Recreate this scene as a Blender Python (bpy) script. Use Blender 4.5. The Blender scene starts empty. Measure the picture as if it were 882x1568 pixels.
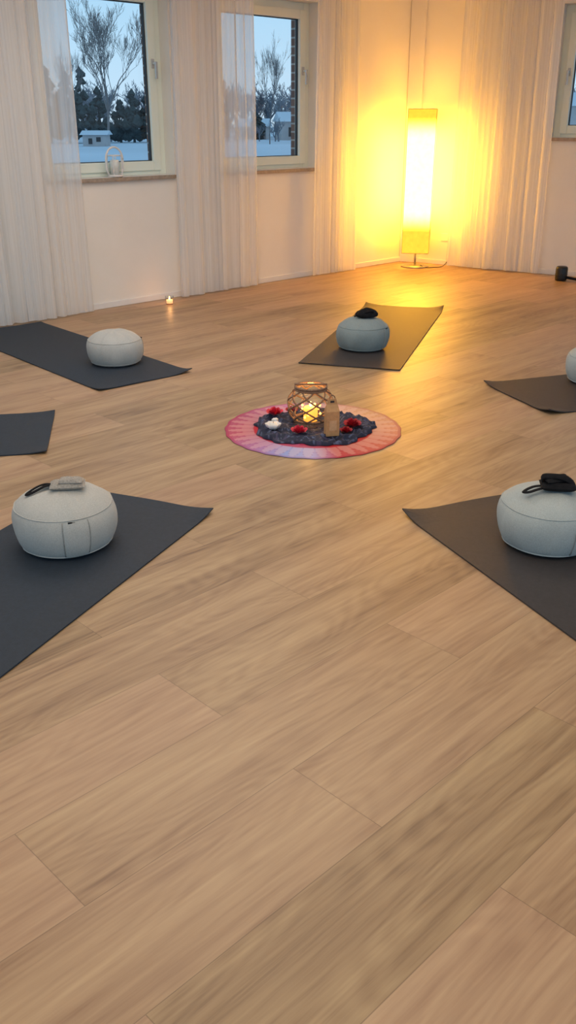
import bpy, bmesh, math, random
from mathutils import Vector, Matrix, noise
random.seed(7)
scene = bpy.context.scene
COL = scene.collection
PI = math.pi

# ------------------------------------------------------------ helpers
def link(o, parent=None):
    COL.objects.link(o)
    if parent is not None:
        o.parent = parent
    return o

def empty(name, loc=(0, 0, 0), rz=0.0, parent=None):
    o = bpy.data.objects.new(name, None)
    o.empty_display_size = 0.1
    o.location = loc
    o.rotation_euler = (0, 0, rz)
    return link(o, parent)

def mesh_obj(name, verts, faces, mat=None, parent=None, smooth=False, loc=(0, 0, 0), rz=0.0):
    me = bpy.data.meshes.new(name)
    me.from_pydata([tuple(v) for v in verts], [], faces)
    me.update()
    if smooth:
        for p in me.polygons:
            p.use_smooth = True
    o = bpy.data.objects.new(name, me)
    if mat:
        me.materials.append(mat)
    o.location = loc
    o.rotation_euler = (0, 0, rz)
    link(o, parent)
    return o

class MB:
    def __init__(self):
        self.v = []; self.f = []
    def box(self, x0, x1, y0, y1, z0, z1):
        b = len(self.v)
        self.v += [(x0,y0,z0),(x1,y0,z0),(x1,y1,z0),(x0,y1,z0),(x0,y0,z1),(x1,y0,z1),(x1,y1,z1),(x0,y1,z1)]
        self.f += [(b,b+3,b+2,b+1),(b+4,b+5,b+6,b+7),(b,b+1,b+5,b+4),(b+1,b+2,b+6,b+5),(b+2,b+3,b+7,b+6),(b+3,b,b+4,b+7)]
        return self
    def tube(self, pts, rad, sides=8, closed=False, flat=1.0):
        pts = [Vector(p) for p in pts]
        n = len(pts)
        rads = rad if isinstance(rad, (list, tuple)) else [rad]*n
        b = len(self.v)
        prev = None
        for i, p in enumerate(pts):
            if closed:
                t = pts[(i+1) % n] - pts[i-1]
            else:
                t = pts[min(i+1, n-1)] - pts[max(i-1, 0)]
            if t.length < 1e-9: t = Vector((0,0,1))
            t.normalize()
            if prev is None:
                a = Vector((0,0,1)) if abs(t.z) < 0.9 else Vector((1,0,0))
            else:
                a = prev
            u = a - t*a.dot(t)
            if u.length < 1e-6: u = t.orthogonal()
            u.normalize()
            prev = u
            w = t.cross(u)
            for k in range(sides):
                an = 2*PI*k/sides
                self.v.append(tuple(p + u*math.cos(an)*rads[i]*flat + w*math.sin(an)*rads[i]))
        m = n if closed else n-1
        for i in range(m):
            for k in range(sides):
                a0 = b+i*sides+k; a1 = b+i*sides+(k+1) % sides
                j = (i+1) % n
                b0 = b+j*sides+k; b1 = b+j*sides+(k+1) % sides
                self.f.append((a0, a1, b1, b0))
        if not closed:
            self.f.append(tuple(b+k for k in reversed(range(sides))))
            self.f.append(tuple(b+(n-1)*sides+k for k in range(sides)))
        return self
    def lathe(self, prof, seg=32, c=(0,0,0), func=None):
        b = len(self.v)
        for (r, z) in prof:
            for k in range(seg):
                a = 2*PI*k/seg
                p = Vector((c[0]+r*math.cos(a), c[1]+r*math.sin(a), c[2]+z))
                if func: p = func(p, a, r, z)
                self.v.append(tuple(p))
        for i in range(len(prof)-1):
            for k in range(seg):
                k2 = (k+1) % seg
                self.f.append((b+i*seg+k, b+i*seg+k2, b+(i+1)*seg+k2, b+(i+1)*seg+k))
        self.f.append(tuple(b+k for k in reversed(range(seg))))
        self.f.append(tuple(b+(len(prof)-1)*seg+k for k in range(seg)))
        return self
    def obj(self, name, mat=None, parent=None, smooth=False, **kw):
        return mesh_obj(name, self.v, self.f, mat, parent, smooth, **kw)

def bevel(o, w=0.004, seg=2):
    m = o.modifiers.new("bevel", 'BEVEL'); m.width = w; m.segments = seg; m.limit_method = 'ANGLE'
    return o

def spline(P, sub=6):
    pts = []
    P = [Vector(p) for p in P]
    for k in range(len(P)-1):
        p0 = P[max(k-1, 0)]; p1 = P[k]; p2 = P[k+1]; p3 = P[min(k+2, len(P)-1)]
        for j in range(sub):
            t = j/sub
            pts.append(0.5*((2*p1)+(-p0+p2)*t+(2*p0-5*p1+4*p2-p3)*t*t+(-p0+3*p1-3*p2+p3)*t**3))
    pts.append(P[-1])
    return pts

# ------------------------------------------------------------ materials
def newmat(name):
    m = bpy.data.materials.new(name); m.use_nodes = True
    nt = m.node_tree
    for n in list(nt.nodes): nt.nodes.remove(n)
    out = nt.nodes.new('ShaderNodeOutputMaterial')
    return m, nt, out

def node(nt, t, **kw):
    n = nt.nodes.new(t)
    for k, v in kw.items():
        setattr(n, k, v)
    return n

def mth(nt, op, a, b=None, c=None):
    n = node(nt, 'ShaderNodeMath', operation=op)
    for i, x in enumerate((a, b, c)):
        if x is None: continue
        if isinstance(x, (int, float)): n.inputs[i].default_value = x
        else: nt.links.new(x, n.inputs[i])
    return n.outputs[0]

def pmat(name, col, rough=0.6, metal=0.0, nscale=0, namt=0.12, bump=0.0, bscale=None, emis=None, estr=0.0, sheen=0.0, spec=None):
    m, nt, out = newmat(name)
    b = node(nt, 'ShaderNodeBsdfPrincipled')
    b.inputs['Base Color'].default_value = (*col, 1)
    b.inputs['Roughness'].default_value = rough
    b.inputs['Metallic'].default_value = metal
    if spec is not None: b.inputs['Specular IOR Level'].default_value = spec
    if sheen: b.inputs['Sheen Weight'].default_value = sheen
    if emis:
        b.inputs['Emission Color'].default_value = (*emis, 1)
        b.inputs['Emission Strength'].default_value = estr
    tc = node(nt, 'ShaderNodeTexCoord')
    if nscale:
        ns = node(nt, 'ShaderNodeTexNoise'); ns.inputs['Scale'].default_value = nscale; ns.inputs['Detail'].default_value = 5
        nt.links.new(tc.outputs['Object'], ns.inputs['Vector'])
        rp = node(nt, 'ShaderNodeValToRGB')
        rp.color_ramp.elements[0].position = 0.3; rp.color_ramp.elements[1].position = 0.7
        rp.color_ramp.elements[0].color = (*[c*(1-namt) for c in col], 1)
        rp.color_ramp.elements[1].color = (*[min(1, c*(1+namt)) for c in col], 1)
        nt.links.new(ns.outputs['Fac'], rp.inputs['Fac'])
        nt.links.new(rp.outputs['Color'], b.inputs['Base Color'])
    if bump:
        nb = node(nt, 'ShaderNodeTexNoise'); nb.inputs['Scale'].default_value = bscale or 200; nb.inputs['Detail'].default_value = 3
        nt.links.new(tc.outputs['Object'], nb.inputs['Vector'])
        bp = node(nt, 'ShaderNodeBump'); bp.inputs['Strength'].default_value = bump; bp.inputs['Distance'].default_value = 0.004
        nt.links.new(nb.outputs['Fac'], bp.inputs['Height'])
        nt.links.new(bp.outputs['Normal'], b.inputs['Normal'])
    nt.links.new(b.outputs[0], out.inputs[0])
    return m

M_wall = pmat("wall_paint", (0.86, 0.82, 0.75), 0.75, nscale=3, namt=0.02, bump=0.15, bscale=120)
M_ceil = pmat("ceiling_paint", (0.88, 0.87, 0.85), 0.8, nscale=3, namt=0.02)
M_trim = pmat("white_trim", (0.82, 0.80, 0.77), 0.45, nscale=8, namt=0.02)
M_pvc = pmat("window_pvc", (0.82, 0.87, 0.76), 0.35, nscale=5, namt=0.02)
M_sill = pmat("sill_stone", (0.36, 0.28, 0.21), 0.4, nscale=30, namt=0.2)
M_gasket = pmat("gasket", (0.03, 0.03, 0.03), 0.6, nscale=20)
M_handle = pmat("handle_metal", (0.55, 0.55, 0.53), 0.35, 0.6, nscale=20, namt=0.04)
M_blackfab = pmat("black_fabric", (0.010, 0.010, 0.012), 0.85, nscale=60, namt=0.3, bump=0.4, bscale=400, spec=0.2)
M_greyfab = pmat("grey_linen", (0.36, 0.34, 0.31), 0.9, nscale=150, namt=0.25, bump=0.5, bscale=500)
M_seam = pmat("seam_thread", (0.27, 0.28, 0.27), 0.9, nscale=100, namt=0.2)
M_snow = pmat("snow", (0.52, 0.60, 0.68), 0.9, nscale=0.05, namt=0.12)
M_bark = pmat("bark", (0.19, 0.17, 0.17), 0.9, nscale=2, namt=0.3)
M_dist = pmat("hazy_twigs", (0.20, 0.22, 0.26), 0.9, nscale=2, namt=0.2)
M_conif = pmat("conifer", (0.025, 0.045, 0.05), 0.95, nscale=3, namt=0.5)
M_house = pmat("house_plaster", (0.45, 0.42, 0.42), 0.9, nscale=1, namt=0.1)
M_candle = pmat("candle_wax", (0.85, 0.82, 0.75), 0.5, nscale=20, namt=0.03)
M_rope = pmat("jute_rope", (0.24, 0.14, 0.085), 0.85, nscale=150, namt=0.3, bump=0.6, bscale=300)
M_kraft = pmat("kraft_board", (0.52, 0.28, 0.12), 0.7, nscale=60, namt=0.12)
M_dark = pmat("dark_card", (0.04, 0.03, 0.03), 0.7, nscale=40)
M_red = pmat("red_petal", (0.40, 0.008, 0.02), 0.6, nscale=50, namt=0.3)
M_ceram = pmat("white_ceramic", (0.8, 0.78, 0.76), 0.3, nscale=20, namt=0.03)
M_metal = pmat("brushed_steel", (0.35, 0.32, 0.28), 0.35, 0.8, nscale=60, namt=0.05)
M_blackpl = pmat("black_plastic", (0.01, 0.01, 0.01), 0.4, nscale=50, namt=0.3)
M_flame = pmat("flame", (1, 0.5, 0.1), 0.5, nscale=10, emis=(1.0, 0.45, 0.12), estr=12)

def mat_glass():
    m, nt, out = newmat("clear_glass")
    tr = node(nt, 'ShaderNodeBsdfTransparent'); tr.inputs[0].default_value = (0.95, 0.975, 0.98, 1)
    gl = node(nt, 'ShaderNodeBsdfGlossy'); gl.inputs['Roughness'].default_value = 0.03
    lw = node(nt, 'ShaderNodeLayerWeight'); lw.inputs['Blend'].default_value = 0.5
    f = mth(nt, 'MULTIPLY_ADD', mth(nt, 'POWER', lw.outputs['Facing'], 4.0), 0.6, 0.035)
    mx = node(nt, 'ShaderNodeMixShader')
    nt.links.new(f, mx.inputs[0]); nt.links.new(tr.outputs[0], mx.inputs[1]); nt.links.new(gl.outputs[0], mx.inputs[2])
    nt.links.new(mx.outputs[0], out.inputs[0])
    return m
M_glass = mat_glass()

def mat_curtain():
    m, nt, out = newmat("sheer_voile")
    d = node(nt, 'ShaderNodeBsdfDiffuse'); d.inputs[0].default_value = (0.91, 0.91, 0.91, 1)
    t = node(nt, 'ShaderNodeBsdfTranslucent'); t.inputs[0].default_value = (0.92, 0.93, 0.94, 1)
    tr = node(nt, 'ShaderNodeBsdfTransparent')
    tc = node(nt, 'ShaderNodeTexCoord')
    mp = node(nt, 'ShaderNodeMapping'); mp.inputs['Scale'].default_value = (60, 60, 0.6)
    ns = node(nt, 'ShaderNodeTexNoise'); ns.inputs['Scale'].default_value = 1.0
    nt.links.new(tc.outputs['Object'], mp.inputs[0]); nt.links.new(mp.outputs[0], ns.inputs['Vector'])
    f = mth(nt, 'MULTIPLY_ADD', ns.outputs['Fac'], 0.34, 0.12)
    m1 = node(nt, 'ShaderNodeMixShader'); m1.inputs[0].default_value = 0.5
    nt.links.new(d.outputs[0], m1.inputs[1]); nt.links.new(t.outputs[0], m1.inputs[2])
    m2 = node(nt, 'ShaderNodeMixShader')
    nt.links.new(f, m2.inputs[0]); nt.links.new(m1.outputs[0], m2.inputs[1]); nt.links.new(tr.outputs[0], m2.inputs[2])
    nt.links.new(m2.outputs[0], out.inputs[0])
    return m
M_curt = mat_curtain()

def mat_floor():
    m, nt, out = newmat("oak_planks")
    L = nt.links
    tc = node(nt, 'ShaderNodeTexCoord'); sp = node(nt, 'ShaderNodeSeparateXYZ')
    L.new(tc.outputs['Object'], sp.inputs[0])
    x, y = sp.outputs[0], sp.outputs[1]
    W, LEN = 0.28, 1.29
    yy = mth(nt, 'DIVIDE', mth(nt, 'SUBTRACT', y, 0.116), W)
    row = mth(nt, 'FLOOR', yy); fr = mth(nt, 'SUBTRACT', yy, row)
    wn = node(nt, 'ShaderNodeTexWhiteNoise', noise_dimensions='1D'); L.new(row, wn.inputs['W'])
    par = mth(nt, 'FLOORED_MODULO', row, 2.0)
    sh = mth(nt, 'ADD', mth(nt, 'MULTIPLY', par, 0.5), mth(nt, 'MULTIPLY', wn.outputs['Value'], 0.05))
    xx = mth(nt, 'ADD', mth(nt, 'DIVIDE', mth(nt, 'SUBTRACT', x, 0.65), LEN), sh)
    col = mth(nt, 'FLOOR', xx); fc = mth(nt, 'SUBTRACT', xx, col)
    cb = node(nt, 'ShaderNodeCombineXYZ'); L.new(row, cb.inputs[0]); L.new(col, cb.inputs[1])
    wid = node(nt, 'ShaderNodeTexWhiteNoise', noise_dimensions='2D'); L.new(cb.outputs[0], wid.inputs['Vector'])
    pid = wid.outputs['Value']
    def grain(sx, sy, detail, dist, off):
        c = node(nt, 'ShaderNodeCombineXYZ')
        L.new(mth(nt, 'MULTIPLY_ADD', pid, 37.0+off, mth(nt, 'MULTIPLY', x, sx)), c.inputs[0])
        L.new(mth(nt, 'MULTIPLY', y, sy), c.inputs[1])
        L.new(mth(nt, 'MULTIPLY', pid, 19.0), c.inputs[2])
        n = node(nt, 'ShaderNodeTexNoise'); n.inputs['Scale'].default_value = 1.0
        n.inputs['Detail'].default_value = detail; n.inputs['Distortion'].default_value = dist
        n.inputs['Roughness'].default_value = 0.6
        L.new(c.outputs[0], n.inputs['Vector'])
        return n.outputs['Fac']
    g1 = grain(1.0, 8.0, 4, 0.25, 0)
    g2 = grain(4.0, 120.0, 4, 0.1, 5)
    g3 = grain(1.2, 6.0, 1.0, 0.2, 11)
    g4 = grain(1.8, 34.0, 5, 0.2, 23)
    rings = mth(nt, 'SINE', mth(nt, 'MULTIPLY', g3, 95.0))
    vc = node(nt, 'ShaderNodeCombineXYZ')
    L.new(mth(nt, 'MULTIPLY_ADD', pid, 9.0, mth(nt, 'MULTIPLY', x, 1.3)), vc.inputs[0]); L.new(mth(nt, 'MULTIPLY', y, 3.6), vc.inputs[1])
    vo = node(nt, 'ShaderNodeTexVoronoi'); vo.inputs['Scale'].default_value = 1.0; L.new(vc.outputs[0], vo.inputs['Vector'])
    kn = node(nt, 'ShaderNodeMapRange'); L.new(vo.outputs['Distance'], kn.inputs['Value'])
    kn.inputs['From Min'].default_value = 0.0; kn.inputs['From Max'].default_value = 0.10; kn.inputs['To Min'].default_value = -0.16; kn.inputs['To Max'].default_value = 0.0
    v = mth(nt, 'ADD', mth(nt, 'MULTIPLY', g1, 0.60), mth(nt, 'MULTIPLY', g2, 0.26))
    v = mth(nt, 'ADD', v, mth(nt, 'MULTIPLY', g4, 0.40))
    v = mth(nt, 'ADD', v, mth(nt, 'MULTIPLY', rings, 0.028))
    v = mth(nt, 'ADD', v, kn.outputs[0])
    v = mth(nt, 'ADD', v, mth(nt, 'MULTIPLY', mth(nt, 'SUBTRACT', pid, 0.5), 0.17))
    rp = node(nt, 'ShaderNodeValToRGB'); cr = rp.color_ramp
    cr.elements[0].position = 0.40; cr.elements[0].color = (0.20, 0.118, 0.066, 1)
    cr.elements[1].position = 0.86; cr.elements[1].color = (0.50, 0.355, 0.205, 1)
    e = cr.elements.new(0.53); e.color = (0.320, 0.203, 0.115, 1)
    e = cr.elements.new(0.66); e.color = (0.405, 0.272, 0.156, 1)
    L.new(v, rp.inputs['Fac'])
    hs = node(nt, 'ShaderNodeHueSaturation')
    L.new(rp.outputs['Color'], hs.inputs['Color'])
    L.new(mth(nt, 'MULTIPLY_ADD', wid.outputs['Value'], -0.018, 0.508), hs.inputs['Hue'])
    e1 = mth(nt, 'MULTIPLY', mth(nt, 'MINIMUM', fr, mth(nt, 'SUBTRACT', 1.0, fr)), W)
    e2 = mth(nt, 'MULTIPLY', mth(nt, 'MINIMUM', fc, mth(nt, 'SUBTRACT', 1.0, fc)), LEN)
    em = mth(nt, 'MINIMUM', e1, e2)
    seam = mth(nt, 'LESS_THAN', em, 0.0011)
    mx = node(nt, 'ShaderNodeMix', data_type='RGBA')
    L.new(mth(nt, 'MULTIPLY', seam, 0.5), mx.inputs['Factor'])
    L.new(hs.outputs['Color'], mx.inputs['A']); mx.inputs['B'].default_value = (0.12, 0.075, 0.045, 1)
    b = node(nt, 'ShaderNodeBsdfPrincipled')
    L.new(mx.outputs['Result'], b.inputs['Base Color'])
    L.new(mth(nt, 'MULTIPLY_ADD', g2, 0.10, 0.36), b.inputs['Roughness'])
    bp = node(nt, 'ShaderNodeBump'); bp.inputs['Strength'].default_value = 0.08; bp.inputs['Distance'].default_value = 0.002
    L.new(mth(nt, 'SUBTRACT', g2, seam), bp.inputs['Height']); L.new(bp.outputs[0], b.inputs['Normal'])
    L.new(b.outputs[0], out.inputs[0])
    return m
M_floor = mat_floor()

def mat_brick():
    m, nt, out = newmat("exterior_brick")
    tc = node(nt, 'ShaderNodeTexCoord'); mp = node(nt, 'ShaderNodeMapping'); mp.inputs['Rotation'].default_value = (PI/2, 0, 0)
    br = node(nt, 'ShaderNodeTexBrick'); br.inputs['Scale'].default_value = 1.0
    br.inputs['Brick Width'].default_value = 0.24; br.inputs['Row Height'].default_value = 0.075; br.inputs['Mortar Size'].default_value = 0.008
    br.inputs['Color1'].default_value = (0.22, 0.12, 0.09, 1); br.inputs['Color2'].default_value = (0.14, 0.08, 0.07, 1); br.inputs['Mortar'].default_value = (0.4, 0.38, 0.36, 1)
    b = node(nt, 'ShaderNodeBsdfPrincipled'); b.inputs['Roughness'].default_value = 0.9
    nt.links.new(tc.outputs['Object'], mp.inputs[0]); nt.links.new(mp.outputs[0], br.inputs['Vector'])
    nt.links.new(br.outputs['Color'], b.inputs['Base Color']); nt.links.new(b.outputs[0], out.inputs[0])
    return m
M_brick = mat_brick()

def mat_cushion(name, col):
    m, nt, out = newmat(name)
    tc = node(nt, 'ShaderNodeTexCoord')
    n1 = node(nt, 'ShaderNodeTexNoise'); n1.inputs['Scale'].default_value = 320; n1.inputs['Detail'].default_value = 3
    n2 = node(nt, 'ShaderNodeTexNoise'); n2.inputs['Scale'].default_value = 9
    nt.links.new(tc.outputs['Object'], n1.inputs['Vector']); nt.links.new(tc.outputs['Object'], n2.inputs['Vector'])
    v = mth(nt, 'ADD', mth(nt, 'MULTIPLY', n1.outputs['Fac'], 0.75), mth(nt, 'MULTIPLY', n2.outputs['Fac'], 0.25))
    rp = node(nt, 'ShaderNodeValToRGB')
    rp.color_ramp.elements[0].position = 0.32; rp.color_ramp.elements[0].color = (*[c*0.82 for c in col], 1)
    rp.color_ramp.elements[1].position = 0.68; rp.color_ramp.elements[1].color = (*[min(1, c*1.13) for c in col], 1)
    nt.links.new(v, rp.inputs['Fac'])
    b = node(nt, 'ShaderNodeBsdfPrincipled'); b.inputs['Roughness'].default_value = 0.95; b.inputs['Sheen Weight'].default_value = 0.1
    bp = node(nt, 'ShaderNodeBump'); bp.inputs['Strength'].default_value = 0.2; bp.inputs['Distance'].default_value = 0.002
    nt.links.new(n1.outputs['Fac'], bp.inputs['Height']); nt.links.new(bp.outputs[0], b.inputs['Normal'])
    nt.links.new(rp.outputs[0], b.inputs['Base Color']); nt.links.new(b.outputs[0], out.inputs[0])
    return m
M_cush = mat_cushion("heather_fabric", (0.47, 0.48, 0.46))
M_cush_shade = mat_cushion("heather_fabric_shaded", (0.24, 0.30, 0.31))  # backlit cushion: its shade is put into the darker, bluer fabric colour
M_cushC = mat_cushion("heather_fabric_cool", (0.41, 0.46, 0.46))
M_mat = pmat("mat_rubber", (0.022, 0.034, 0.053), 0.65, nscale=80, namt=0.12, bump=0.3, bscale=350, spec=0.35)
M_mat2 = pmat("mat_rubber_grey", (0.042, 0.037, 0.038), 0.55, nscale=80, namt=0.12, bump=0.3, bscale=350, spec=0.4)

def mat_attr(name, rough=0.85):
    m, nt, out = newmat(name)
    a = node(nt, 'ShaderNodeAttribute'); a.attribute_name = "dye"
    b = node(nt, 'ShaderNodeBsdfPrincipled'); b.inputs['Roughness'].default_value = rough
    nt.links.new(a.outputs['Color'], b.inputs['Base Color']); nt.links.new(b.outputs[0], out.inputs[0])
    return m

# ------------------------------------------------------------ room shell
AL = math.atan2(0.704, 0.71)
LO = (-2.231, 6.933, 0)
AR = math.atan2(-0.562, 0.827)
CORN = (1.2735, 10.408, 0)
CEIL = 2.8
poly = [(-2.231+0.71*-6.0, 6.933+0.704*-6.0), (-5.2, -3.0), (6.5, -3.0), (1.2735+0.827*6.2, 10.408-0.562*6.2), (1.2735, 10.408), ]
Rinv = Matrix.Rotation(-AL, 3, 'Z')
pl = [Rinv @ Vector((p[0], p[1], 0)) for p in poly]
fl_v = [(p.x, p.y, 0) for p in pl] + [(p.x, p.y, -0.12) for p in pl]
n = len(pl)
fl_f = [tuple(range(n)), tuple(range(2*n-1, n-1, -1))] + [(i, n+i, n+(i+1) % n, (i+1) % n) for i in range(n)]
floor = mesh_obj("floor", fl_v, fl_f, M_floor, rz=AL)
ce_v = [(p[0], p[1], CEIL) for p in poly] + [(p[0], p[1], CEIL+0.15) for p in poly]
mesh_obj("ceiling", ce_v, fl_f, M_ceil)

def wall(name, loc, rz, s0, s1, wins, parent=None):
    for nm, d0, d1, inset, mat in ((name, 0.0, 0.19, 0.0, M_wall), ("brick_facade", 0.19, 0.33, 0.03, M_brick)):
        mb = MB()
        cur = s0
        for (a, b, z0, z1) in wins:
            a += inset; b -= inset; z0i = z0; z1i = z1-inset
            mb.box(cur, a, d0, d1, -0.02 if inset == 0 else -0.3, CEIL+0.02)
            mb.box(a, b, d0, d1, -0.02 if inset == 0 else -0.3, z0i)
            mb.box(a, b, d0, d1, z1i, CEIL+0.02)
            cur = b
        mb.box(cur, s1, d0, d1, -0.02 if inset == 0 else -0.3, CEIL+0.02)
        nm2 = nm if inset == 0 else "wall_exterior_"+name.split('_')[1]
        mb.obj(nm2, mat, loc=loc, rz=rz)

SILL_L, SILL_R, TOP = 1.0, 1.27, 2.45
winsL = [(-4.3, -3.05, SILL_L, TOP), (-2.4, -1.15, SILL_L, TOP), (0.53, 1.78, SILL_L, TOP), (2.30, 3.54, SILL_L, TOP)]
winsR = [(1.554, 2.80, SILL_R, TOP), (3.6, 4.85, SILL_R, TOP)]
wall("wall_left", LO, AL, -6.0, 4.936, winsL)
wall("wall_right", CORN, AR, -0.30, 6.2, winsR)

def baseboard(name, loc, rz, s0, s1):
    mb = MB().box(s0, s1, -0.014, 0.0, 0.0, 0.05)
    bevel(mb.obj(name, M_trim, loc=loc, rz=rz), 0.004)
baseboard("baseboard_left", LO, AL, -6.0, 4.92)
baseboard("baseboard_right", CORN, AR, 0.01, 6.2)
bevel(MB().box(0.0, 0.17, -0.035, 0.0, 0.0, CEIL).obj("trim_1", M_wall, loc=CORN, rz=AR), 0.003)

def window(idx, loc, rz, a, b, z0, z1, handle_side=1):
    e = empty("window_%d" % idx, loc, rz)
    F = 0.075; S = 0.075
    zb = z0+0.03
    o = MB()
    o.box(a, a+F, 0.12, 0.19, zb, z1); o.box(b-F, b, 0.12, 0.19, zb, z1)
    o.box(a+F, b-F, 0.12, 0.19, zb, zb+0.045); o.box(a+F, b-F, 0.12, 0.19, z1-F, z1)
    bevel(o.obj("outer_frame", M_pvc, e), 0.004)
    a2, b2, c2, d2 = a+F-0.012, b-F+0.012, zb+0.045-0.012, z1-F+0.012
    o = MB()
    o.box(a2, a2+S, 0.10, 0.172, c2, d2); o.box(b2-S, b2, 0.10, 0.172, c2, d2)
    o.box(a2+S, b2-S, 0.10, 0.172, c2, c2+S); o.box(a2+S, b2-S, 0.10, 0.172, d2-S, d2)
    bevel(o.obj("sash", M_pvc, e), 0.006)
    o = MB(); g = 0.006
    A, B, C, D = a2+S, b2-S, c2+S, d2-S
    o.box(A, A+g, 0.13, 0.16, C, D); o.box(B-g, B, 0.13, 0.16, C, D)
    o.box(A+g, B-g, 0.13, 0.16, C, C+g); o.box(A+g, B-g, 0.13, 0.16, D-g, D)
    o.obj("gasket", M_gasket, e)
    mesh_obj("glass", [(A, 0.144, C), (B, 0.144, C), (B, 0.144, D), (A, 0.144, D)], [(0, 1, 2, 3)], M_glass, e)
    hx = b2-S*0.5 if handle_side > 0 else a2+S*0.5
    o = MB()
    hz = 1.88
    o.box(hx-0.014, hx+0.014, 0.092, 0.10, hz-0.035, hz+0.035)
    o.box(hx-0.009, hx+0.009, 0.055, 0.092, hz-0.009, hz+0.009)
    o.box(hx-0.010, hx+0.010, 0.045, 0.060, hz-0.115, hz+0.012)
    bevel(o.obj("handle", M_handle, e), 0.003)
    bevel(MB().box(a-0.0, b+0.0, -0.035, 0.12, z0, z0+0.028).obj("inner_sill", M_sill, e), 0.004)
    bevel(MB().box(a+0.001, b-0.001, 0.0, 0.119, z0+0.0285, z0+0.031).obj("sill_top", M_trim, e), 0.001)
i = 1
for w in winsL:
    window(i, LO, AL, *w); i += 1
for w in winsR:
    window(i, CORN, AR, *w, handle_side=-1); i += 1

# ------------------------------------------------------------ curtains
def curtain(loc, rz, s0, s1, seed, z0=0.015, z1=2.76):
    rnd = random.Random(seed)
    w = s1-s0
    nc = int(w*130); nr = 14
    ph = [rnd.uniform(0, 6.28) for _ in range(6)]
    v = []; f = []
    for r in range(nr+1):
        tz = r/nr
        z = z0+(z1-z0)*tz
        for c in range(nc+1):
            s = w*c/nc
            warp = 0.055*math.sin(2*PI*s/0.41+ph[0])+0.025*math.sin(2*PI*s/0.23+ph[1])
            amp = 0.60+0.40*math.sin(2*PI*s/0.55+ph[2])
            y = 0.036*amp*math.sin(2*PI*(s+warp)/0.125+ph[3]) + 0.009*math.sin(2*PI*(s+warp)/0.053+ph[4]+1.2*tz)
            y *= (1.0-0.25*tz)
            flare = (c/nc-0.5)*0.05*(1-tz)
            sx = s0+s+flare+0.020*math.sin(2*PI*(s+warp)/0.125+ph[3]+1.3)
            v.append((sx, -0.085+y+0.006*math.sin(3*tz+ph[5]+s*6), z))
    for r in range(nr):
        for c in range(nc):
            a = r*(nc+1)+c
            f.append((a, a+1, a+nc+2, a+nc+1))
    e = empty("sheer_curtain", loc, rz)
    mesh_obj("voile", v, f, M_curt, e, True)
    for c in (0, nc):
        MB().tube([v[r*(nc+1)+c] for r in range(nr+1)], 0.004, 5).obj("side_hem", M_curt, e, True)
    MB().tube([v[c] for c in range(nc+1)], 0.003, 5).obj("bottom_hem", M_curt, e, True)
curtain(LO, AL, -0.75, 0.26, 1)
curtain(LO, AL, 0.24, 0.78, 11)
curtain(LO, AL, 1.74, 2.62, 2)
curtain(LO, AL, 3.42, 4.03, 3)
curtain(CORN, AR, 0.64, 1.60, 4)
curtain(LO, AL, -3.1, -2.3, 5)
curtain(CORN, AR, 2.75, 3.6, 6)
for nm, loc, rz, s0, s1 in (("curtain_rail", LO, AL, -5.9, 4.8), ("curtain_rail", CORN, AR, 0.2, 6.1)):
    bevel(MB().box(s0, s1, -0.105, -0.065, 2.765, 2.8).obj(nm, M_trim, loc=loc, rz=rz), 0.003)

# ------------------------------------------------------------ floor lamp
def mat_shade():
    m, nt, out = newmat("rice_paper_lit")
    tc = node(nt, 'ShaderNodeTexCoord'); sp = node(nt, 'ShaderNodeSeparateXYZ'); nt.links.new(tc.outputs['Object'], sp.inputs[0])
    z = sp.outputs[2]
    d = mth(nt, 'ABSOLUTE', mth(nt, 'SUBTRACT', z, 0.93))
    mr = node(nt, 'ShaderNodeMapRange', interpolation_type='SMOOTHSTEP')
    nt.links.new(d, mr.inputs['Value'])
    mr.inputs['From Min'].default_value = 0.34; mr.inputs['From Max'].default_value = 0.56
    mr.inputs['To Min'].default_value = 29.0; mr.inputs['To Max'].default_value = 1.75
    em = node(nt, 'ShaderNodeEmission'); em.inputs['Color'].default_value = (1.0, 0.45, 0.034, 1)
    ns = node(nt, 'ShaderNodeTexNoise'); ns.inputs['Scale'].default_value = 25; nt.links.new(tc.outputs['Object'], ns.inputs['Vector'])
    st = mth(nt, 'MULTIPLY', mr.outputs[0], mth(nt, 'MULTIPLY_ADD', ns.outputs['Fac'], 0.3, 0.85))
    nt.links.new(st, em.inputs['Strength'])
    nt.links.new(em.outputs[0], out.inputs[0])
    return m
M_shade = mat_shade()
lamp = empty("floor_lamp", (1.375, 9.98, 0), math.radians(-10))
MB().lathe([(0.0, 0.0), (0.15, 0.0), (0.152, 0.006), (0.148, 0.014), (0.03, 0.02), (0.0, 0.022)], 40).obj("base_plate", M_metal, lamp, True)
MB().tube([(0, 0, 0.015), (0, 0, 0.16)], 0.010, 12).obj("stem", M_metal, lamp, True)
h = 0.142
mb = MB()
zs = [0.155 + (1.56-0.155)*k/24 for k in range(25)]
ring = [(-h, -h), (h, -h), (h, h), (-h, h)]
for z in zs:
    for (x, y) in ring: mb.v.append((x, y, z))
for k in range(24):
    for q in range(4):
        a = k*4+q; b = k*4+(q+1) % 4
        mb.f.append((a, b, b+4, a+4))
mb.obj("paper_shade", M_shade, lamp)
mb = MB()
for z in (0.155, 1.56):
    mb.tube([(-h, -h, z), (h, -h, z), (h, h, z), (-h, h, z)], 0.003, 6, closed=True)
    mb.tube([(-h, 0, z), (h, 0, z)], 0.003, 6); mb.tube([(0, -h, z), (0, h, z)], 0.003, 6)
for (x, y) in ring:
    mb.tube([(x, y, 0.155), (x, y, 1.56)], 0.0022, 6)
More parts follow.
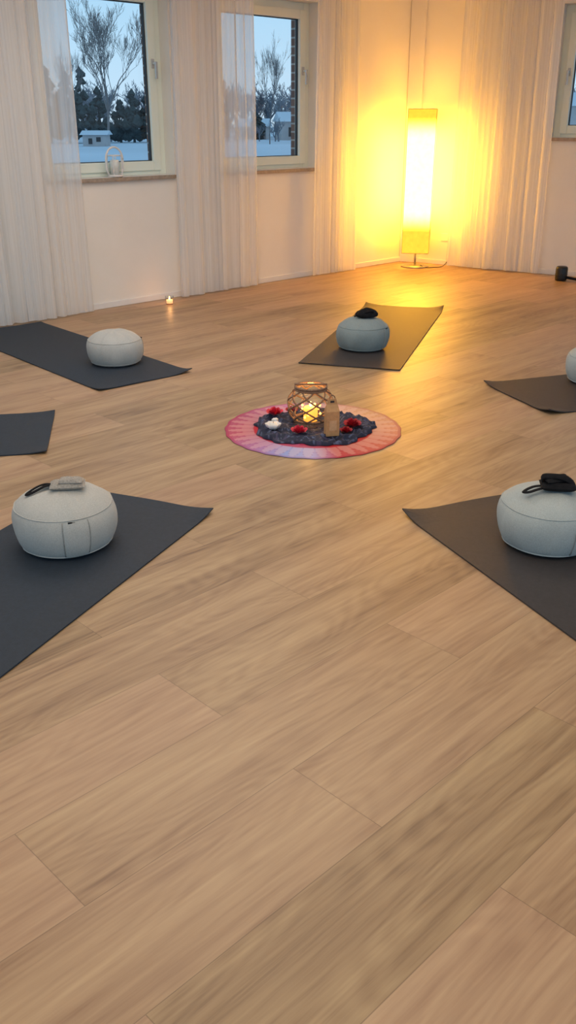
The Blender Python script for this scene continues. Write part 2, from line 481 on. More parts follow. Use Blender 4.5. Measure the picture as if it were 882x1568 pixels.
M_wire = pmat("lamp_wire", (0.8, 0.6, 0.2), 0.5, nscale=20)
mb.obj("wire_frame", M_wire, lamp)
MB().tube(spline([(0.06, -0.05, 0.024), (0.12, -0.09, 0.006), (0.20, -0.07, 0.006), (0.30, 0.0, 0.012), (0.355, 0.09, 0.08), (0.372, 0.12, 0.18), (0.373, 0.125, 0.27)]), 0.004, 6).obj("power_cable", M_dark, lamp, True)
e = empty("wall_socket", (CORN[0]+0.827*0.52, CORN[1]-0.562*0.52, 0.29), AR)
bevel(MB().box(-0.04, 0.04, -0.009, -0.0005, -0.04, 0.04).obj("plate", M_trim, e), 0.003)

# ------------------------------------------------------------ yoga mats
def yoga_mat(corner, wdir, ldir, W, L, mat, curls=(0, 0, 0, 0), name="yoga_mat"):
    c = Vector((corner[0], corner[1], 0)); w = Vector((*wdir, 0)).normalized(); l = Vector((*ldir, 0)).normalized()
    nx, ny = 24, 64; T = 0.005
    top = []
    for j in range(ny+1):
        for i in range(nx+1):
            u = i/nx; t = j/ny
            p = c + w*(W*u) + l*(L*t)
            z = 0.0015
            for (cu, ct, amt) in ((0, 0, curls[0]), (1, 0, curls[1]), (0, 1, curls[2]), (1, 1, curls[3])):
                d = math.hypot((u-cu)*W, (t-ct)*L)
                z += amt*max(0, 1-d/0.16)**2
            z += 0.003*max(0, 1-min(t, 1-t)*L/0.06)*(0.5+0.5*math.sin(u*9+corner[0]*7))
            top.append((p.x, p.y, z))
    nv = len(top)
    verts = [(x, y, z+T) for x, y, z in top]+top
    faces = []
    for j in range(ny):
        for i in range(nx):
            a = j*(nx+1)+i
            faces.append((a, a+1, a+nx+2, a+nx+1)); faces.append((nv+a, nv+a+nx+1, nv+a+nx+2, nv+a+1))
    border = [i for i in range(nx)] + [j*(nx+1)+nx for j in range(ny)] + [ny*(nx+1)+i for i in range(nx, 0, -1)] + [j*(nx+1) for j in range(ny, 0, -1)]
    for k in range(len(border)):
        a = border[k]; b = border[(k+1) % len(border)]
        faces.append((a, nv+a, nv+b, b))
    o = mesh_obj(name, verts, faces, mat)
    me = o.data
    bm = bmesh.new(); bm.from_mesh(me); bmesh.ops.recalc_face_normals(bm, faces=bm.faces); bm.to_mesh(me); bm.free()
    return o
Wm = 0.665
yoga_mat((0.068, 5.734), (0.634, -0.187), (0.285, 0.958), Wm, 2.1, M_mat2, (0, 0.0, 0.02, 0.03))
yoga_mat((-1.102, 5.073), (0.506, 0.443), (-0.66, 0.751), Wm, 2.02, M_mat, (0.012, 0.02, 0, 0))
yoga_mat((-1.261, 4.664), (0.112, -0.636), (-0.985, -0.173), Wm, 2.05, M_mat, (0.01, 0.01, 0, 0))
yoga_mat((-0.301, 3.313), (-0.916, 0.401), (-0.401, -0.916), Wm, 2.05, M_mat, (0.015, 0.0, 0, 0))
yoga_mat((0.457, 3.293), (0.917, 0.399), (0.399, -0.917), Wm, 2.05, M_mat2, (0.02, 0.0, 0, 0))
yoga_mat((1.174, 5.242), (0.223, -0.624), (0.941, 0.337), Wm, 2.05, M_mat2, (0.015, 0.03, 0, 0))

# ------------------------------------------------------------ cushions
PROF = [(0.0, 0.0), (0.08, 0.0), (0.135, 0.0), (0.152, 0.006), (0.164, 0.016), (0.174, 0.032), (0.184, 0.058), (0.189, 0.085), (0.189, 0.112), (0.184, 0.135), (0.177, 0.150), (0.170, 0.160), (0.155, 0.174), (0.132, 0.189), (0.105, 0.200), (0.07, 0.208), (0.035, 0.212), (0.0, 0.213)]
def prof_r(z):
    side = PROF[3:12]
    for k in range(len(side)-1):
        if side[k][1] <= z <= side[k+1][1]:
            t = (z-side[k][1])/(side[k+1][1]-side[k][1])
            return side[k][0]+(side[k+1][0]-side[k][0])*t
    return side[0][0] if z < side[0][1] else side[-1][0]
def cushion(x, y, panel_deg, seed, sc=1.0, z0=0.0068, M=M_cush):
    e = empty("meditation_cushion", (x, y, z0), 0)
    e.scale = (sc, sc, sc*1.04)
    def wr(p, a, r, z):
        if r < 0.01 or z < 0.005: return p
        d = noise.noise(Vector((math.cos(a)*2.2+seed*3, math.sin(a)*2.2, z*9)))*0.008
        d += noise.noise(Vector((math.cos(a)*9+seed, math.sin(a)*9, z*12)))*0.0022
        return Vector((p.x*(1+d/r), p.y*(1+d/r), p.z+d*0.5))
    o = MB().lathe(PROF, 96, func=wr).obj("body", M, e, True)
    s = o.modifiers.new("sub", 'SUBSURF'); s.levels = 1; s.render_levels = 1
    def ringp(z, r, n=96):
        pts = []
        for k in range(n):
            a = 2*PI*k/n
            pts.append(wr(Vector((r*math.cos(a), r*math.sin(a), z)), a, r, z))
        return pts
    mb = MB(); mb.tube(ringp(0.155, 0.1735), 0.0024, 6, closed=True); mb.tube(ringp(0.016, 0.1635), 0.0024, 6, closed=True)
    mb.obj("piping", M, e, True)
    a0 = math.radians(-90+panel_deg[0]); a1 = math.radians(-90+panel_deg[1])
    v = []; f = []; na, nz = 10, 12
    for j in range(nz+1):
        z = 0.018+(0.152-0.018)*j/nz
        for i in range(na+1):
            a = a0+(a1-a0)*i/na
            edge = 0 if i in (0, na) else 1
            r = prof_r(z)+0.0005+0.004*edge
            p = wr(Vector((r*math.cos(a), r*math.sin(a), z)), a, r, z); v.append(p)
    for j in range(nz):
        for i in range(na):
            b = j*(na+1)+i; f.append((b, b+1, b+na+2, b+na+1))
    mesh_obj("side_panel", v, f, M, e, True)
    mb = MB()
    for a in (a0, a1):
        pts = []
        for j in range(11):
            z = 0.02+(0.15-0.02)*j/10; r = prof_r(z)+0.001
            pts.append(wr(Vector((r*math.cos(a), r*math.sin(a), z)), a, r, z))
        mb.tube(pts, 0.002, 6)
    mb.obj("panel_seams", M_seam, e, True)
    am = a0+(a1-a0)*0.35
    r = prof_r(0.148)+0.004
    c = Vector((r*math.cos(am), r*math.sin(am), 0.15)); t = Vector((-math.sin(am), math.cos(am), 0))
    MB().tube([c-t*0.012, c, c+t*0.012], 0.003, 6).obj("zip_tab", M_blackfab, e, True)
    return e
cushion(-0.822, 3.02, (11, 40), 1)
cushion(0.965, 3.03, (14, 46), 2, M=M_cushC)
cushion(-1.12, 5.74, (100, 130), 3, 0.96)
cushion(0.515, 6.15, (50, 75), 4, 0.98, M=M_cush_shade)
cushion(1.86, 5.27, (100, 130), 5, M=M_cushC)
CT = 0.0068+0.213*1.04+0.003

def pillow(mb, c, lx, ly, h, rz, nx=14, ny=10, seed=0):
    b0 = len(mb.v)
    R = Matrix.Rotation(rz, 3, 'Z')
    for side in (1, -1):
        for j in range(ny+1):
            for i in range(nx+1):
                u = -1+2*i/nx; w = -1+2*j/ny
                t = max(0, (1-u**4)*(1-w**4))**0.5
                z = side*h*0.5*t + h*0.5
                if side > 0: z += 0.18*h*noise.noise(Vector((u*2+seed, w*2, 1)))*t
                p = R @ Vector((u*lx/2, w*ly/2, 0)); mb.v.append((c[0]+p.x, c[1]+p.y, c[2]+z))
    nv = (nx+1)*(ny+1)
    for s in (0, 1):
        for j in range(ny):
            for i in range(nx):
                a = b0+s*nv+j*(nx+1)+i
                q = (a, a+1, a+nx+2, a+nx+1)
                mb.f.append(q if s == 0 else q[::-1])
e = empty("eye_pillow", (-0.80, 3.02, CT-0.003), 0)
mb = MB(); pillow(mb, (0, 0, 0), 0.125, 0.080, 0.026, 0.15, seed=1); mb.obj("lower_fold", M_greyfab, e, True)
mb = MB(); pillow(mb, (0.014, -0.006, 0.018), 0.085, 0.05, 0.022, 0.05, seed=4); mb.obj("upper_fold", M_greyfab, e, True)
MB().tube(spline([(-0.055, 0.0, 0.012), (-0.085, 0.005, 0.010), (-0.112, -0.002, 0.002), (-0.138, -0.022, -0.010), (-0.142, -0.036, -0.014), (-0.120, -0.036, -0.006), (-0.095, -0.02, 0.004), (-0.075, -0.010, 0.010), (-0.055, -0.008, 0.012)], 4), 0.008, 8, flat=0.4).obj("strap", M_blackfab, e, True)
e = empty("eye_mask", (0.965, 3.0, CT), 0)
mb = MB(); pillow(mb, (0.008, 0, -0.002), 0.125, 0.085, 0.034, -0.15, seed=7); mb.obj("pad", M_blackfab, e, True)
mb = MB(); pillow(mb, (0.004, 0.004, 0.026), 0.10, 0.060, 0.022, 0.25, seed=9); mb.obj("folded_flap", M_blackfab, e, True)
mb = MB()
mb.tube(spline([(-0.045, 0.01, 0.020), (-0.050, 0.0, 0.046), (-0.02, -0.015, 0.054), (0.02, -0.02, 0.050), (0.052, -0.02, 0.03), (0.06, -0.025, 0.012)], 5), 0.011, 8, flat=0.3)
mb.tube(spline([(-0.05, 0.0, 0.012), (-0.08, -0.005, 0.010), (-0.108, -0.015, 0.002), (-0.118, -0.028, -0.002), (-0.100, -0.036, 0.002), (-0.075, -0.030, 0.008), (-0.04, -0.02, 0.014)], 5), 0.008, 8, flat=0.35)
mb.obj("strap", M_blackfab, e, True)
e = empty("black_eye_pillow", (0.53, 6.13, 0.0068+0.213*1.04*0.98), 0)
def lump(p, a, r, z):
    d = 1+0.12*math.sin(3*a+1)+0.05*math.sin(5*a)
    return Vector((p.x*d*1.15, p.y*d*0.8, p.z+0.006*math.sin(2*a)*(z > 0.005)))
MB().lathe([(0, 0), (0.05, 0), (0.064, 0.008), (0.064, 0.022), (0.052, 0.040), (0.032, 0.052), (0.012, 0.057), (0, 0.058)], 40, func=lump).obj("pad", M_blackfab, e, True)
MB().tube(spline([(0.05, 0, 0.03), (0.04, -0.03, 0.045), (0, -0.045, 0.04), (-0.05, -0.03, 0.02), (-0.08, -0.02, 0.008)]), 0.005, 6).obj("strap", M_blackfab, e, True)

# ------------------------------------------------------------ centre mandala
CX, CY = 0.128, 4.385
def lerp(a, b, t): return tuple(a[i]+(b[i]-a[i])*t for i in range(3))
keys = [
    (0, (0.74, 0.30, 0.14)), (40, (0.68, 0.36, 0.16)), (75, (0.66, 0.36, 0.28)), (110, (0.48, 0.18, 0.34)),
    (150, (0.34, 0.05, 0.15)), (195, (0.42, 0.05, 0.12)), (228, (0.38, 0.16, 0.38)), (250, (0.25, 0.34, 0.68)), (268, (0.42, 0.40, 0.66)), (285, (0.48, 0.02, 0.03)), (320, (0.60, 0.12, 0.06)), (360, (0.74, 0.30, 0.14))]
def ang_col(d):
    d %= 360
    for k in range(len(keys)-1):
        if keys[k][0] <= d <= keys[k+1][0]:
            return lerp(keys[k][1], keys[k+1][1], (d-keys[k][0])/(keys[k+1][0]-keys[k][0]))
nr, na = 70, 360
RC = 0.45
v = [(0, 0, 0.004)]; cols = [(0.5, 0.02, 0.05)]; f = []
for r in range(1, nr+1):
    for a in range(na):
        th = 2*PI*a/na; t = r/nr
        rr = RC*t*(1+0.006*math.cos(24*th)*t)
        z = 0.004+0.0015*noise.noise(Vector((math.cos(th)*rr*12, math.sin(th)*rr*12, 0)))
        v.append((rr*math.cos(th), rr*math.sin(th), z))
        base = ang_col(math.degrees(th))
        light = lerp(base, (0.85, 0.58, 0.48), 0.28)
        petal = abs(math.sin(18*th))
        c = base
        if t > 0.97: c = lerp(base, (0.40, 0.05, 0.08), 0.3)
        elif t > 0.68:
            edge = (t-0.68)/0.29
            c = light if petal > edge**1.5*0.95 else lerp(base, light, 0.2)
            if abs(petal-edge**1.5*0.95) < 0.05: c = lerp(base, (0.40, 0.03, 0.05), 0.25)
        elif t > 0.61:
            c = lerp((0.50, 0.010, 0.015), base, 0.2)
        else:
            c = (0.40, 0.02, 0.07) if (int(t*14)+int(math.degrees(th)/15)) % 2 else (0.45, 0.08, 0.2)
        cols.append(c)
for a in range(na):
    f.append((0, 1+a, 1+(a+1) % na))
for r in range(nr-1):
    for a in range(na):
        b = 1+r*na+a; b2 = 1+r*na+(a+1) % na
        f.append((b, b+na, b2+na, b2))
cl = mesh_obj("mandala_cloth", v, f, mat_attr("mandala_print"), None, True, loc=(CX, CY, 0))
ca = cl.data.color_attributes.new("dye", 'FLOAT_COLOR', 'POINT')
for k, c in enumerate(cols): ca.data[k].color = (*c, 1)
sol = cl.modifiers.new("solid", 'SOLIDIFY'); sol.thickness = 0.002

def hts(x, y, t):
    n1 = abs(noise.noise(Vector((x*11, y*11, 3))))
    n2 = abs(noise.noise(Vector((x*24+5, y*24, 8))))
    k = min(1, max(0, (t-0.35)/0.15))
    return 0.010+(0.034*(1-n1*2.2)**2*0.7+0.012*n2)*(0.35+0.65*min(1, (1-t)*5+t*0.5)) * (0.25+0.75*k)
nr, na = 70, 240
v = [(0, 0, 0.02)]; f = []; cols = [(0.02, 0.03, 0.06)]
for r in range(1, nr+1):
    for a in range(na):
        th = 2*PI*a/na; t = r/nr
        R = 0.305*(1+0.05*math.sin(5*th+1)+0.03*math.sin(11*th)+0.02*math.sin(23*th+2))
        x = R*t*math.cos(th); y = R*t*math.sin(th)*0.93
        z = hts(x, y, t)
        if r == nr: z = 0.0075
        v.append((x, y, z))
        p = noise.noise(Vector((x*45, y*45, 0))); q = abs(noise.noise(Vector((x*30+9, y*30, 4))))
        c = (0.012, 0.016, 0.042)
        if q < 0.045: c = (0.09, 0.11, 0.20)
        if p > 0.35: c = (0.05, 0.04, 0.09)
        cols.append(c)
for a in range(na): f.append((0, 1+a, 1+(a+1) % na))
for r in range(nr-1):
    for a in range(na):
        b = 1+r*na+a; b2 = 1+r*na+(a+1) % na
        f.append((b, b+na, b2+na, b2))
dc = mesh_obj("dark_scarf", v, f, mat_attr("navy_print", 0.75), None, True, loc=(CX+0.005, CY+0.005, 0))
ca = dc.data.color_attributes.new("dye", 'FLOAT_COLOR', 'POINT')
for k, c in enumerate(cols): ca.data[k].color = (*c, 1)

lx, ly, lz = 0.117, 4.46, 0.020
lan = empty("rope_net_lantern", (lx, ly, lz))
gp = [(0.0, 0.0), (0.06, 0.0), (0.085, 0.012), (0.108, 0.045), (0.117, 0.085), (0.110, 0.125), (0.090, 0.155), (0.074, 0.168), (0.074, 0.185)]
def gr(z):
    for k in range(2, len(gp)-1):
        if gp[k][1] <= z <= gp[k+1][1]:
            t = (z-gp[k][1])/(gp[k+1][1]-gp[k][1]); return gp[k][0]+(gp[k+1][0]-gp[k][0])*t
    return 0.07
mb = MB(); mb.lathe(gp, 48); mb.f.pop(); mb.obj("glass_jar", M_glass, lan, True)
mb = MB()
for sgn in (1, -1):
    for k in range(7):
        pts = []
        for j in range(25):
            z = 0.014+(0.172-0.014)*j/24
            r = gr(z)+0.004
            th = 2*PI*k/7+sgn*j/24*PI*0.70
            pts.append((r*math.cos(th), r*math.sin(th), z))
        mb.tube(pts, 0.0045, 6)
for (z, r, rad) in ((0.172, 0.080, 0.006), (0.184, 0.080, 0.006), (0.012, 0.088, 0.007)):
    mb.tube([(r*math.cos(a), r*math.sin(a), z) for a in [2*PI*k/32 for k in range(32)]], rad, 8, closed=True)
pts = [(0.08*math.cos(a), 0.02-0.05*math.sin(a), 0.19+0.012*math.sin(a*1.0)) for a in [PI*k/16 for k in range(17)]]
mb.tube(pts, 0.005, 8)
mb.obj("rope_net", M_rope, lan, True)
M_glow = pmat("warm_led", (1, 0.6, 0.2), 0.5, nscale=10, emis=(1.0, 0.36, 0.05), estr=8)
mb = MB()
rnd = random.Random(3)
for k in range(18):
    a = rnd.uniform(0, 2*PI); rr = rnd.uniform(0, 0.06); z = rnd.uniform(0.02, 0.09)
    mb.lathe([(0, -0.006), (0.004, -0.005), (0.0065, 0), (0.004, 0.005), (0, 0.006)], 8, c=(rr*math.cos(a), rr*math.sin(a), z))
mb.obj("led_bulbs", M_glow, lan, True)
MB().lathe([(0, 0.004), (0.036, 0.004), (0.037, 0.07), (0.033, 0.075), (0, 0.072)], 24).obj("candle", pmat("glowing_wax", (0.9, 0.5, 0.15), 0.5, nscale=20, emis=(1.0, 0.36, 0.04), estr=1.6), lan, True)
MB().lathe([(0, 0.074), (0.006, 0.080), (0.007, 0.088), (0.003, 0.100), (0, 0.106)], 12).obj("flame", M_flame, lan, True)
pl = bpy.data.lights.new("lantern_glow", 'POINT'); pl.energy = 1.3; pl.color = (1, 0.5, 0.15); pl.shadow_soft_size = 0.02
o = bpy.data.objects.new("lantern_glow", pl); o.location = (0, 0, 0.14); link(o, lan)

kb = empty("kraft_gift_box", (0.215, 4.215, 0.026), math.radians(12))
w2, d2, hb = 0.033, 0.026, 0.125
v = [(-w2,-d2,0),(w2,-d2,0),(w2,d2,0),(-w2,d2,0),(-w2,-d2,hb),(w2,-d2,hb),(w2,d2,hb),(-w2,d2,hb),(-w2*0.85,-0.003,hb+0.032),(w2*0.85,-0.003,hb+0.032),(w2*0.85,0.003,hb+0.032),(-w2*0.85,0.003,hb+0.032),(-w2*0.6,-0.003,hb+0.06),(w2*0.6,-0.003,hb+0.06),(w2*0.6,0.003,hb+0.06),(-w2*0.6,0.003,hb+0.06)]
f = [(0,3,2,1)]
for b in (0, 4, 8):
    for q in range(4):
        f.append((b+q, b+(q+1)%4, b+4+(q+1)%4, b+4+q))
f.append((12,13,14,15))
bevel(mesh_obj("carton", v, f, M_kraft, kb), 0.002)
MB().box(-0.010, 0.010, -0.0045, 0.0045, hb+0.040, hb+0.050).obj("handle_slot", M_dark, kb)
MB().box(-0.018, 0.018, -d2-0.0015, -d2+0.001, 0.03, 0.080).obj("label", pmat("label_paper", (0.62, 0.38, 0.20), 0.7, nscale=60), kb)
MB().tube(spline([(-0.010, 0, hb+0.045), (-0.014, 0, hb+0.065), (0, 0, hb+0.078), (0.014, 0, hb+0.065), (0.010, 0, hb+0.045)], 4), 0.0025, 6).obj("twine_loop", M_rope, kb, True)

def rose(x, y, z, s, seed, mat=M_red):
    rnd = random.Random(seed)
    mb = MB()
    for ringi, (n, rad, hh, tilt) in enumerate(((3, 0.25, 1.0, 0.1), (5, 0.50, 0.95, 0.3), (6, 0.75, 0.8, 0.55), (7, 0.95, 0.6, 0.8))):
        for k in range(n):
            a = 2*PI*k/n+ringi*0.5+rnd.uniform(-0.15, 0.15)
            b = len(mb.v)
            for j in range(5):
                for i in range(5):
                    u = (i/4-0.5); t = j/4
                    ww = (1.25*2*PI/n)*(0.6+0.4*math.sin(PI*min(1, t*0.8+0.1)))
                    r = s*(0.12+rad*(t**(1.2-0.3*tilt))*(0.5+0.5*tilt+0.2)) + s*0.12*tilt*t*t
                    zz = s*hh*t*(1-0.25*(2*u)**2)*1.2
                    an = a+u*ww
                    mb.v.append((r*math.cos(an), r*math.sin(an), zz))
            for j in range(4):
                for i in range(4):
                    q = b+j*5+i; mb.f.append((q, q+1, q+6, q+5))
    mb.lathe([(0, 0), (s*0.2, 0), (s*0.28, s*0.4), (s*0.12, s*0.8), (0, s*0.85)], 12)
    return mb.obj("red_rose", mat, None, True, loc=(x, y, z))
M_red2 = pmat("pink_red_petal", (0.60, 0.02, 0.06), 0.6, nscale=50, namt=0.3)
rose(-0.07, 4.52, 0.032, 0.036, 1, M_red2)
rose(0.055, 4.23, 0.028, 0.034, 2, M_red2)
rose(0.325, 4.33, 0.028, 0.038, 3)
rose(0.29, 4.26, 0.022, 0.026, 4)
rose(0.02, 4.60, 0.022, 0.028, 5)
tb = empty("tealight_bowl", (-0.075, 4.30, 0.030))
def shell(p, a, r, z):
    return Vector((p.x*(1+0.10*math.cos(6*a)), p.y*(1+0.10*math.cos(6*a)), p.z))
MB().lathe([(0, 0), (0.022, 0), (0.032, 0.012), (0.038, 0.028), (0.035, 0.028), (0.028, 0.014), (0, 0.010)], 48, func=shell).obj("bowl", M_ceram, tb, True)
MB().lathe([(0, 0.010), (0.019, 0.010), (0.019, 0.030), (0, 0.029)], 20).obj("wax", M_candle, tb, True)
MB().tube([(0, 0, 0.028), (0.001, 0, 0.037)], 0.0012, 5).obj("wick", M_dark, tb)
ts = empty("white_stone_heart", (-0.065, 4.41, 0.032), 0.5)
hv = []
for k in range(40):
    t = 2*PI*k/40
    hv.append((16*math.sin(t)**3/16*0.020, (13*math.cos(t)-5*math.cos(2*t)-2*math.cos(3*t)-math.cos(4*t))/16*0.020))
v = [(x, y, 0) for x, y in hv]+[(x*0.9, y*0.9, 0.012) for x, y in hv]+[(x*0.5, y*0.5, 0.018) for x, y in hv]
f = [tuple(reversed(range(40))), tuple(range(80, 120))]
for b in (0, 40):
    for k in range(40): f.append((b+k, b+(k+1) % 40, b+40+(k+1) % 40, b+40+k))
mesh_obj("heart", v, f, M_ceram, ts, True)

# ------------------------------------------------------------ floor tealight by the wall
e = empty("tealight_candle", (-1.02, 7.80, 0.0))
mb = MB(); mb.lathe([(0, 0.0), (0.030, 0.0), (0.034, 0.01), (0.037, 0.07), (0.035, 0.07), (0.031, 0.012), (0, 0.008)], 28); mb.obj("glass_cup", M_glass, e, True)
MB().lathe([(0, 0.009), (0.027, 0.009), (0.028, 0.038), (0, 0.036)], 20).obj("wax", pmat("lit_wax", (0.9, 0.6, 0.4), 0.5, nscale=20, emis=(1, 0.35, 0.12), estr=1.6), e, True)
MB().lathe([(0, 0.037), (0.006, 0.043), (0.007, 0.05), (0.003, 0.062), (0, 0.068)], 12).obj("flame", M_flame, e, True)
pl = bpy.data.lights.new("tealight_glow", 'POINT'); pl.energy = 0.35; pl.color = (1, 0.45, 0.15); pl.shadow_soft_size = 0.01
o = bpy.data.objects.new("tealight_glow", pl); o.location = (0, 0, 0.085); link(o, e)

# ------------------------------------------------------------ lantern on the sill
ca_, sa_ = math.cos(AL), math.sin(AL)
def Lw(s, y, z): return (LO[0]+ca_*s-sa_*y, LO[1]+sa_*s+ca_*y, z)
e = empty("windowsill_lantern", Lw(1.19, 0.030, 1.0312), AL)
MB().lathe([(0, 0), (0.058, 0), (0.062, 0.006), (0.060, 0.016), (0, 0.016)], 32).obj("base", M_ceram, e, True)
mb = MB(); mb.lathe([(0.05, 0.016), (0.054, 0.03), (0.054, 0.15), (0.050, 0.16)], 32); mb.f.pop(); mb.f.pop(); mb.obj("glass_cylinder", M_glass, e, True)
MB().tube([(0.052*math.cos(a), 0.052*math.sin(a), 0.162) for a in [2*PI*k/32 for k in range(32)]], 0.005, 6, closed=True).obj("rim", M_ceram, e, True)
MB().lathe([(0, 0.016), (0.036, 0.016), (0.036, 0.125), (0.032, 0.129), (0, 0.125)], 24).obj("pillar_candle", M_candle, e, True)
MB().tube([(0.054*math.cos(PI*k/18)*1.5, 0, 0.13+0.095*math.sin(PI*k/18)) for k in range(19)]+[(-0.081, 0, 0.06), (-0.058, 0, 0.01)], 0.008, 8).obj("carry_handle", M_ceram, e, True)
mb = MB()
for k in range(4):
    a = PI/4+k*PI/2
    mb.tube([(0.056*math.cos(a), 0.056*math.sin(a), 0.012), (0.056*math.cos(a), 0.056*math.sin(a), 0.162)], 0.0035, 6)
mb.tube([(0.081, 0, 0.13), (0.081, 0, 0.06), (0.058, 0, 0.01)], 0.008, 8)
mb.obj("posts", M_ceram, e)

# ------------------------------------------------------------ small black speaker by right wall
e = empty("portable_speaker", (2.70, 9.05, 0.0), math.radians(-30))
MB().lathe([(0, 0), (0.048, 0), (0.056, 0.008), (0.058, 0.03), (0.058, 0.115), (0.054, 0.130), (0.044, 0.137), (0, 0.135)], 36).obj("body", M_blackpl, e, True)
MB().tube([(0.0585*math.cos(a), 0.0585*math.sin(a), 0.06) for a in [2*PI*k/36 for k in range(36)]], 0.003, 6, closed=True).obj("trim_ring", M_blackpl, e, True)
MB().tube([(0.05, -0.01, 0.035), (0.12, -0.02, 0.03), (0.18, 0.0, 0.02), (0.26, 0.01, 0.02)], 0.013, 8).obj("strap_handle", M_blackfab, e, True)
MB().tube([(0.26, 0.01, 0.012), (0.4, 0.03, 0.006), (0.6, -0.02, 0.006), (0.8, 0.05, 0.006)], 0.005, 6).obj("cable", M_blackpl, e, True)

# ------------------------------------------------------------ outside
GZ = -0.32
mesh_obj("snow_ground", [(-260, -60, GZ), (260, -60, GZ), (260, 300, GZ), (-260, 300, GZ)], [(0, 1, 2, 3)], M_snow)
def tree_mesh(name, height, depth, seed, mat, r0, spread=0.5, kids=3, trunk=0.30, up=0.7, width=1.0, rmin=0.014):
    rnd = random.Random(seed); mb = MB()
    def br(p, d, L, r, lev):
        pts = [p]; n = 4
        for k in range(n):
            d = (d+Vector((rnd.uniform(-1, 1), rnd.uniform(-1, 1), rnd.uniform(-0.4, 0.8)))*0.13).normalized()
            pts.append(pts[-1]+d*L/n)
        mb.tube(pts, [r*(1-0.45*k/n) for k in range(n+1)], 4 if lev < 2 else 3)
        if lev >= depth: return
        for k in range(kids+(1 if lev == 0 else 0)):
            t = rnd.uniform(0.35, 1.0) if k else 1.0
            q = pts[min(n, int(t*n+0.5))]
            nd = (d+Vector((rnd.uniform(-1, 1), rnd.uniform(-1, 1), rnd.uniform(-0.1, up)))*spread*1.3).normalized()
            br(q, nd, L*rnd.uniform(0.6, 0.85), max(r*0.58, rmin), lev+1)
    br(Vector((0, 0, 0)), Vector((0, 0, 1)), height*trunk, r0, 0)
    zmax = max(v[2] for v in mb.v); s = height/zmax
    me = bpy.data.meshes.new(name); me.from_pydata([(v[0]*s*width, v[1]*s*width, v[2]*s) for v in mb.v], [], mb.f); me.materials.append(mat); me.update()
    return me
t1 = tree_mesh("bare_tree", 11.0, 7, 5, M_bark, 0.11, 0.75, trunk=0.18, width=0.66, rmin=0.009)
t2 = tree_mesh("bare_tree_b", 8.4, 6, 9, M_bark, 0.07, 0.5, trunk=0.22, width=0.5, rmin=0.009)
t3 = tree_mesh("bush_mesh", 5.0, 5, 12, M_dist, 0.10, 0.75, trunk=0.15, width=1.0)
def inst(name, me, x, y, z=GZ, s=1.0, rz=0.0, parent=None):
    o = bpy.data.objects.new(name, me); o.location = (x, y, z); o.scale = (s, s, s); o.rotation_euler = (0, 0, rz)
    return link(o, parent)
inst("bare_tree", t1, -14.8, 80)
inst("bare_tree", t2, -1.5, 80)
inst("bare_tree", t2, -17.8, 78, s=0.95, rz=2)
inst("bare_tree", t1, 30.0, 95, s=0.7, rz=2)
tl = empty("distant_treeline", (0, 0, 0))
rnd = random.Random(21)
for k in range(130):
    x = -42+k*0.8+rnd.uniform(-0.5, 0.5)
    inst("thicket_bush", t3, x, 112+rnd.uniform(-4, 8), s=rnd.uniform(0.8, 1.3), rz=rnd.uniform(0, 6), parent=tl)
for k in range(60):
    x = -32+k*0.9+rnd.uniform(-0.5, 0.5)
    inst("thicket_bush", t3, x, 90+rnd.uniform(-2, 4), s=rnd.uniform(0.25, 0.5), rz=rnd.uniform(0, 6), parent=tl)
def conifer(x, y, H, R, seed, parent):
    rnd = random.Random(seed); mb = MB()
    mb.tube([(0, 0, 0), (0, 0, H*0.9)], [0.12, 0.03], 6)
    for l in range(46):
        tz = rnd.random()**0.9
        z = H*(0.08+0.86*tz); rr = R*(1-tz**1.6)*0.75*math.sqrt(rnd.random()); a0 = rnd.uniform(0, 2*PI)
        cx_, cy_ = rr*math.cos(a0), rr*math.sin(a0); s = R*rnd.uniform(0.22, 0.42)*(1.1-0.5*tz)
        b = len(mb.v); seg = 9
        mb.v.append((cx_, cy_, z+s*rnd.uniform(0.8, 1.4)))
        for k in range(seg):
            a = 2*PI*k/seg; q = s*rnd.uniform(0.5, 1.2)
            mb.v.append((cx_+q*math.cos(a), cy_+q*math.sin(a), z+rnd.uniform(-0.4, 0.3)*s))
        mb.v.append((cx_, cy_, z-s*0.7))
        for k in range(seg):
            mb.f.append((b, b+1+k, b+1+(k+1) % seg)); mb.f.append((b+seg+1, b+1+(k+1) % seg, b+1+k))
    mb.obj("evergreen", M_conif, parent, loc=(x, y, GZ))
cg = empty("evergreen_trees", (0, 0, 0))
for (x, y, H, R) in ((-17.4, 83, 6.1, 1.5), (-18.9, 84, 5.8, 1.7), (-16.2, 84, 4.5, 1.4), (-14.8, 86, 3.6, 1.3), (-13.6, 86, 4.2, 1.5), (-12.4, 86, 3.9, 1.4), (-20.5, 84, 6, 1.8), (-3.3, 100, 2.6, 1.4)):
    conifer(x, y, H, R, int(x*10), cg)
def house(name, x, y, w, d, hh, rh, rz=0.0):
    e = empty(name, (x, y, GZ), rz)
    MB().box(-w/2, w/2, -d/2, d/2, 0, hh).obj("walls", M_house, e)
    v = [(-w/2-0.2, -d/2-0.2, hh), (w/2+0.2, -d/2-0.2, hh), (w/2+0.2, d/2+0.2, hh), (-w/2-0.2, d/2+0.2, hh), (-w/2-0.2, 0, hh+rh), (w/2+0.2, 0, hh+rh)]
    mesh_obj("snowy_roof", v, [(0, 1, 5, 4), (2, 3, 4, 5), (0, 4, 3), (1, 2, 5), (0, 3, 2, 1)], M_snow, e)
    MB().box(-w*0.25, -w*0.08, -d/2-0.02, -d/2+0.01, hh*0.2, hh*0.7).box(w*0.1, w*0.3, -d/2-0.02, -d/2+0.01, hh*0.4, hh*0.8).obj("openings", M_dark, e)
house("garden_shed", -14.6, 74, 1.7, 2, 0.8, 0.3)
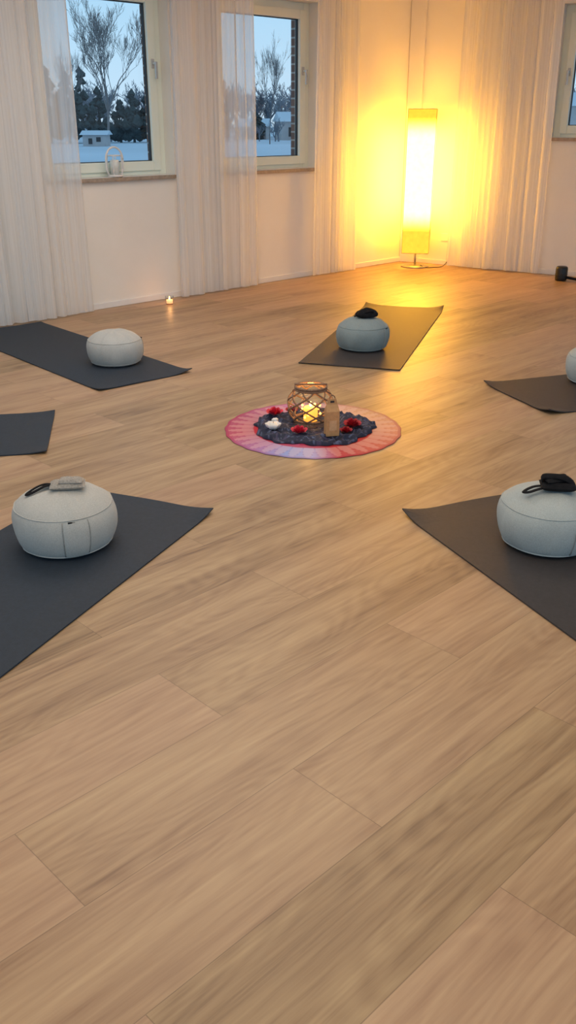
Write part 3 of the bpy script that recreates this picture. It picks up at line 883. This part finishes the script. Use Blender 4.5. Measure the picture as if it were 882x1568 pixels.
house("distant_house", 0.3, 98, 2.6, 4, 1.7, 0.9, 0.2)
house("distant_house", -3.6, 103, 3.0, 4, 1.2, 0.8, -0.1)
house("distant_house", 31, 92, 14, 6, 3.0, 1.2, 0.0)

# ------------------------------------------------------------ world + lights
wd = bpy.data.worlds.new("dusk_sky"); scene.world = wd; wd.use_nodes = True
nt = wd.node_tree
for n_ in list(nt.nodes): nt.nodes.remove(n_)
out = nt.nodes.new('ShaderNodeOutputWorld'); bg = nt.nodes.new('ShaderNodeBackground')
tc = nt.nodes.new('ShaderNodeTexCoord'); sp = nt.nodes.new('ShaderNodeSeparateXYZ'); rp = nt.nodes.new('ShaderNodeValToRGB')
nt.links.new(tc.outputs['Generated'], sp.inputs[0]); nt.links.new(sp.outputs[2], rp.inputs[0])
cr = rp.color_ramp
cr.elements[0].position = 0.0; cr.elements[0].color = (0.48, 0.63, 0.76, 1)
cr.elements[1].position = 0.6; cr.elements[1].color = (0.28, 0.47, 0.66, 1)
e_ = cr.elements.new(0.12); e_.color = (0.34, 0.57, 0.77, 1)
nt.links.new(rp.outputs[0], bg.inputs[0]); bg.inputs[1].default_value = 1.3
nt.links.new(bg.outputs[0], out.inputs[0])

al = bpy.data.lights.new("ceiling_light", 'AREA'); al.shape = 'RECTANGLE'; al.size = 5.0; al.size_y = 3.0; al.energy = 70; al.color = (1.0, 0.83, 0.63)  # unseen area fill, added to brighten the near floor; no fixture modelled
o = bpy.data.objects.new("ceiling_light", al); o.location = (0.0, 1.2, 2.74); link(o)
al = bpy.data.lights.new("fill_light_b", 'AREA'); al.shape = 'RECTANGLE'; al.size = 3.0; al.size_y = 3.0; al.energy = 60; al.color = (1.0, 0.91, 0.83)  # second added fill, lifts the far walls and curtains
o = bpy.data.objects.new("fill_light_b", al); o.location = (-0.5, 5.0, 2.74); o.rotation_euler = (0, 0, AL); link(o)

# ------------------------------------------------------------ camera
cam = bpy.data.cameras.new("camera"); co = bpy.data.objects.new("camera", cam); link(co)
cam.sensor_fit = 'VERTICAL'; cam.sensor_height = 24.0; cam.lens = 24.0*1371/1568
cam.clip_end = 600; cam.clip_start = 0.05
co.location = (0, 0, 1.45); co.rotation_euler = (math.radians(90-23.6), 0, 0)
scene.camera = co
scene.view_settings.view_transform = 'Standard'
scene.view_settings.look = 'None'
scene.view_settings.exposure = 0.0
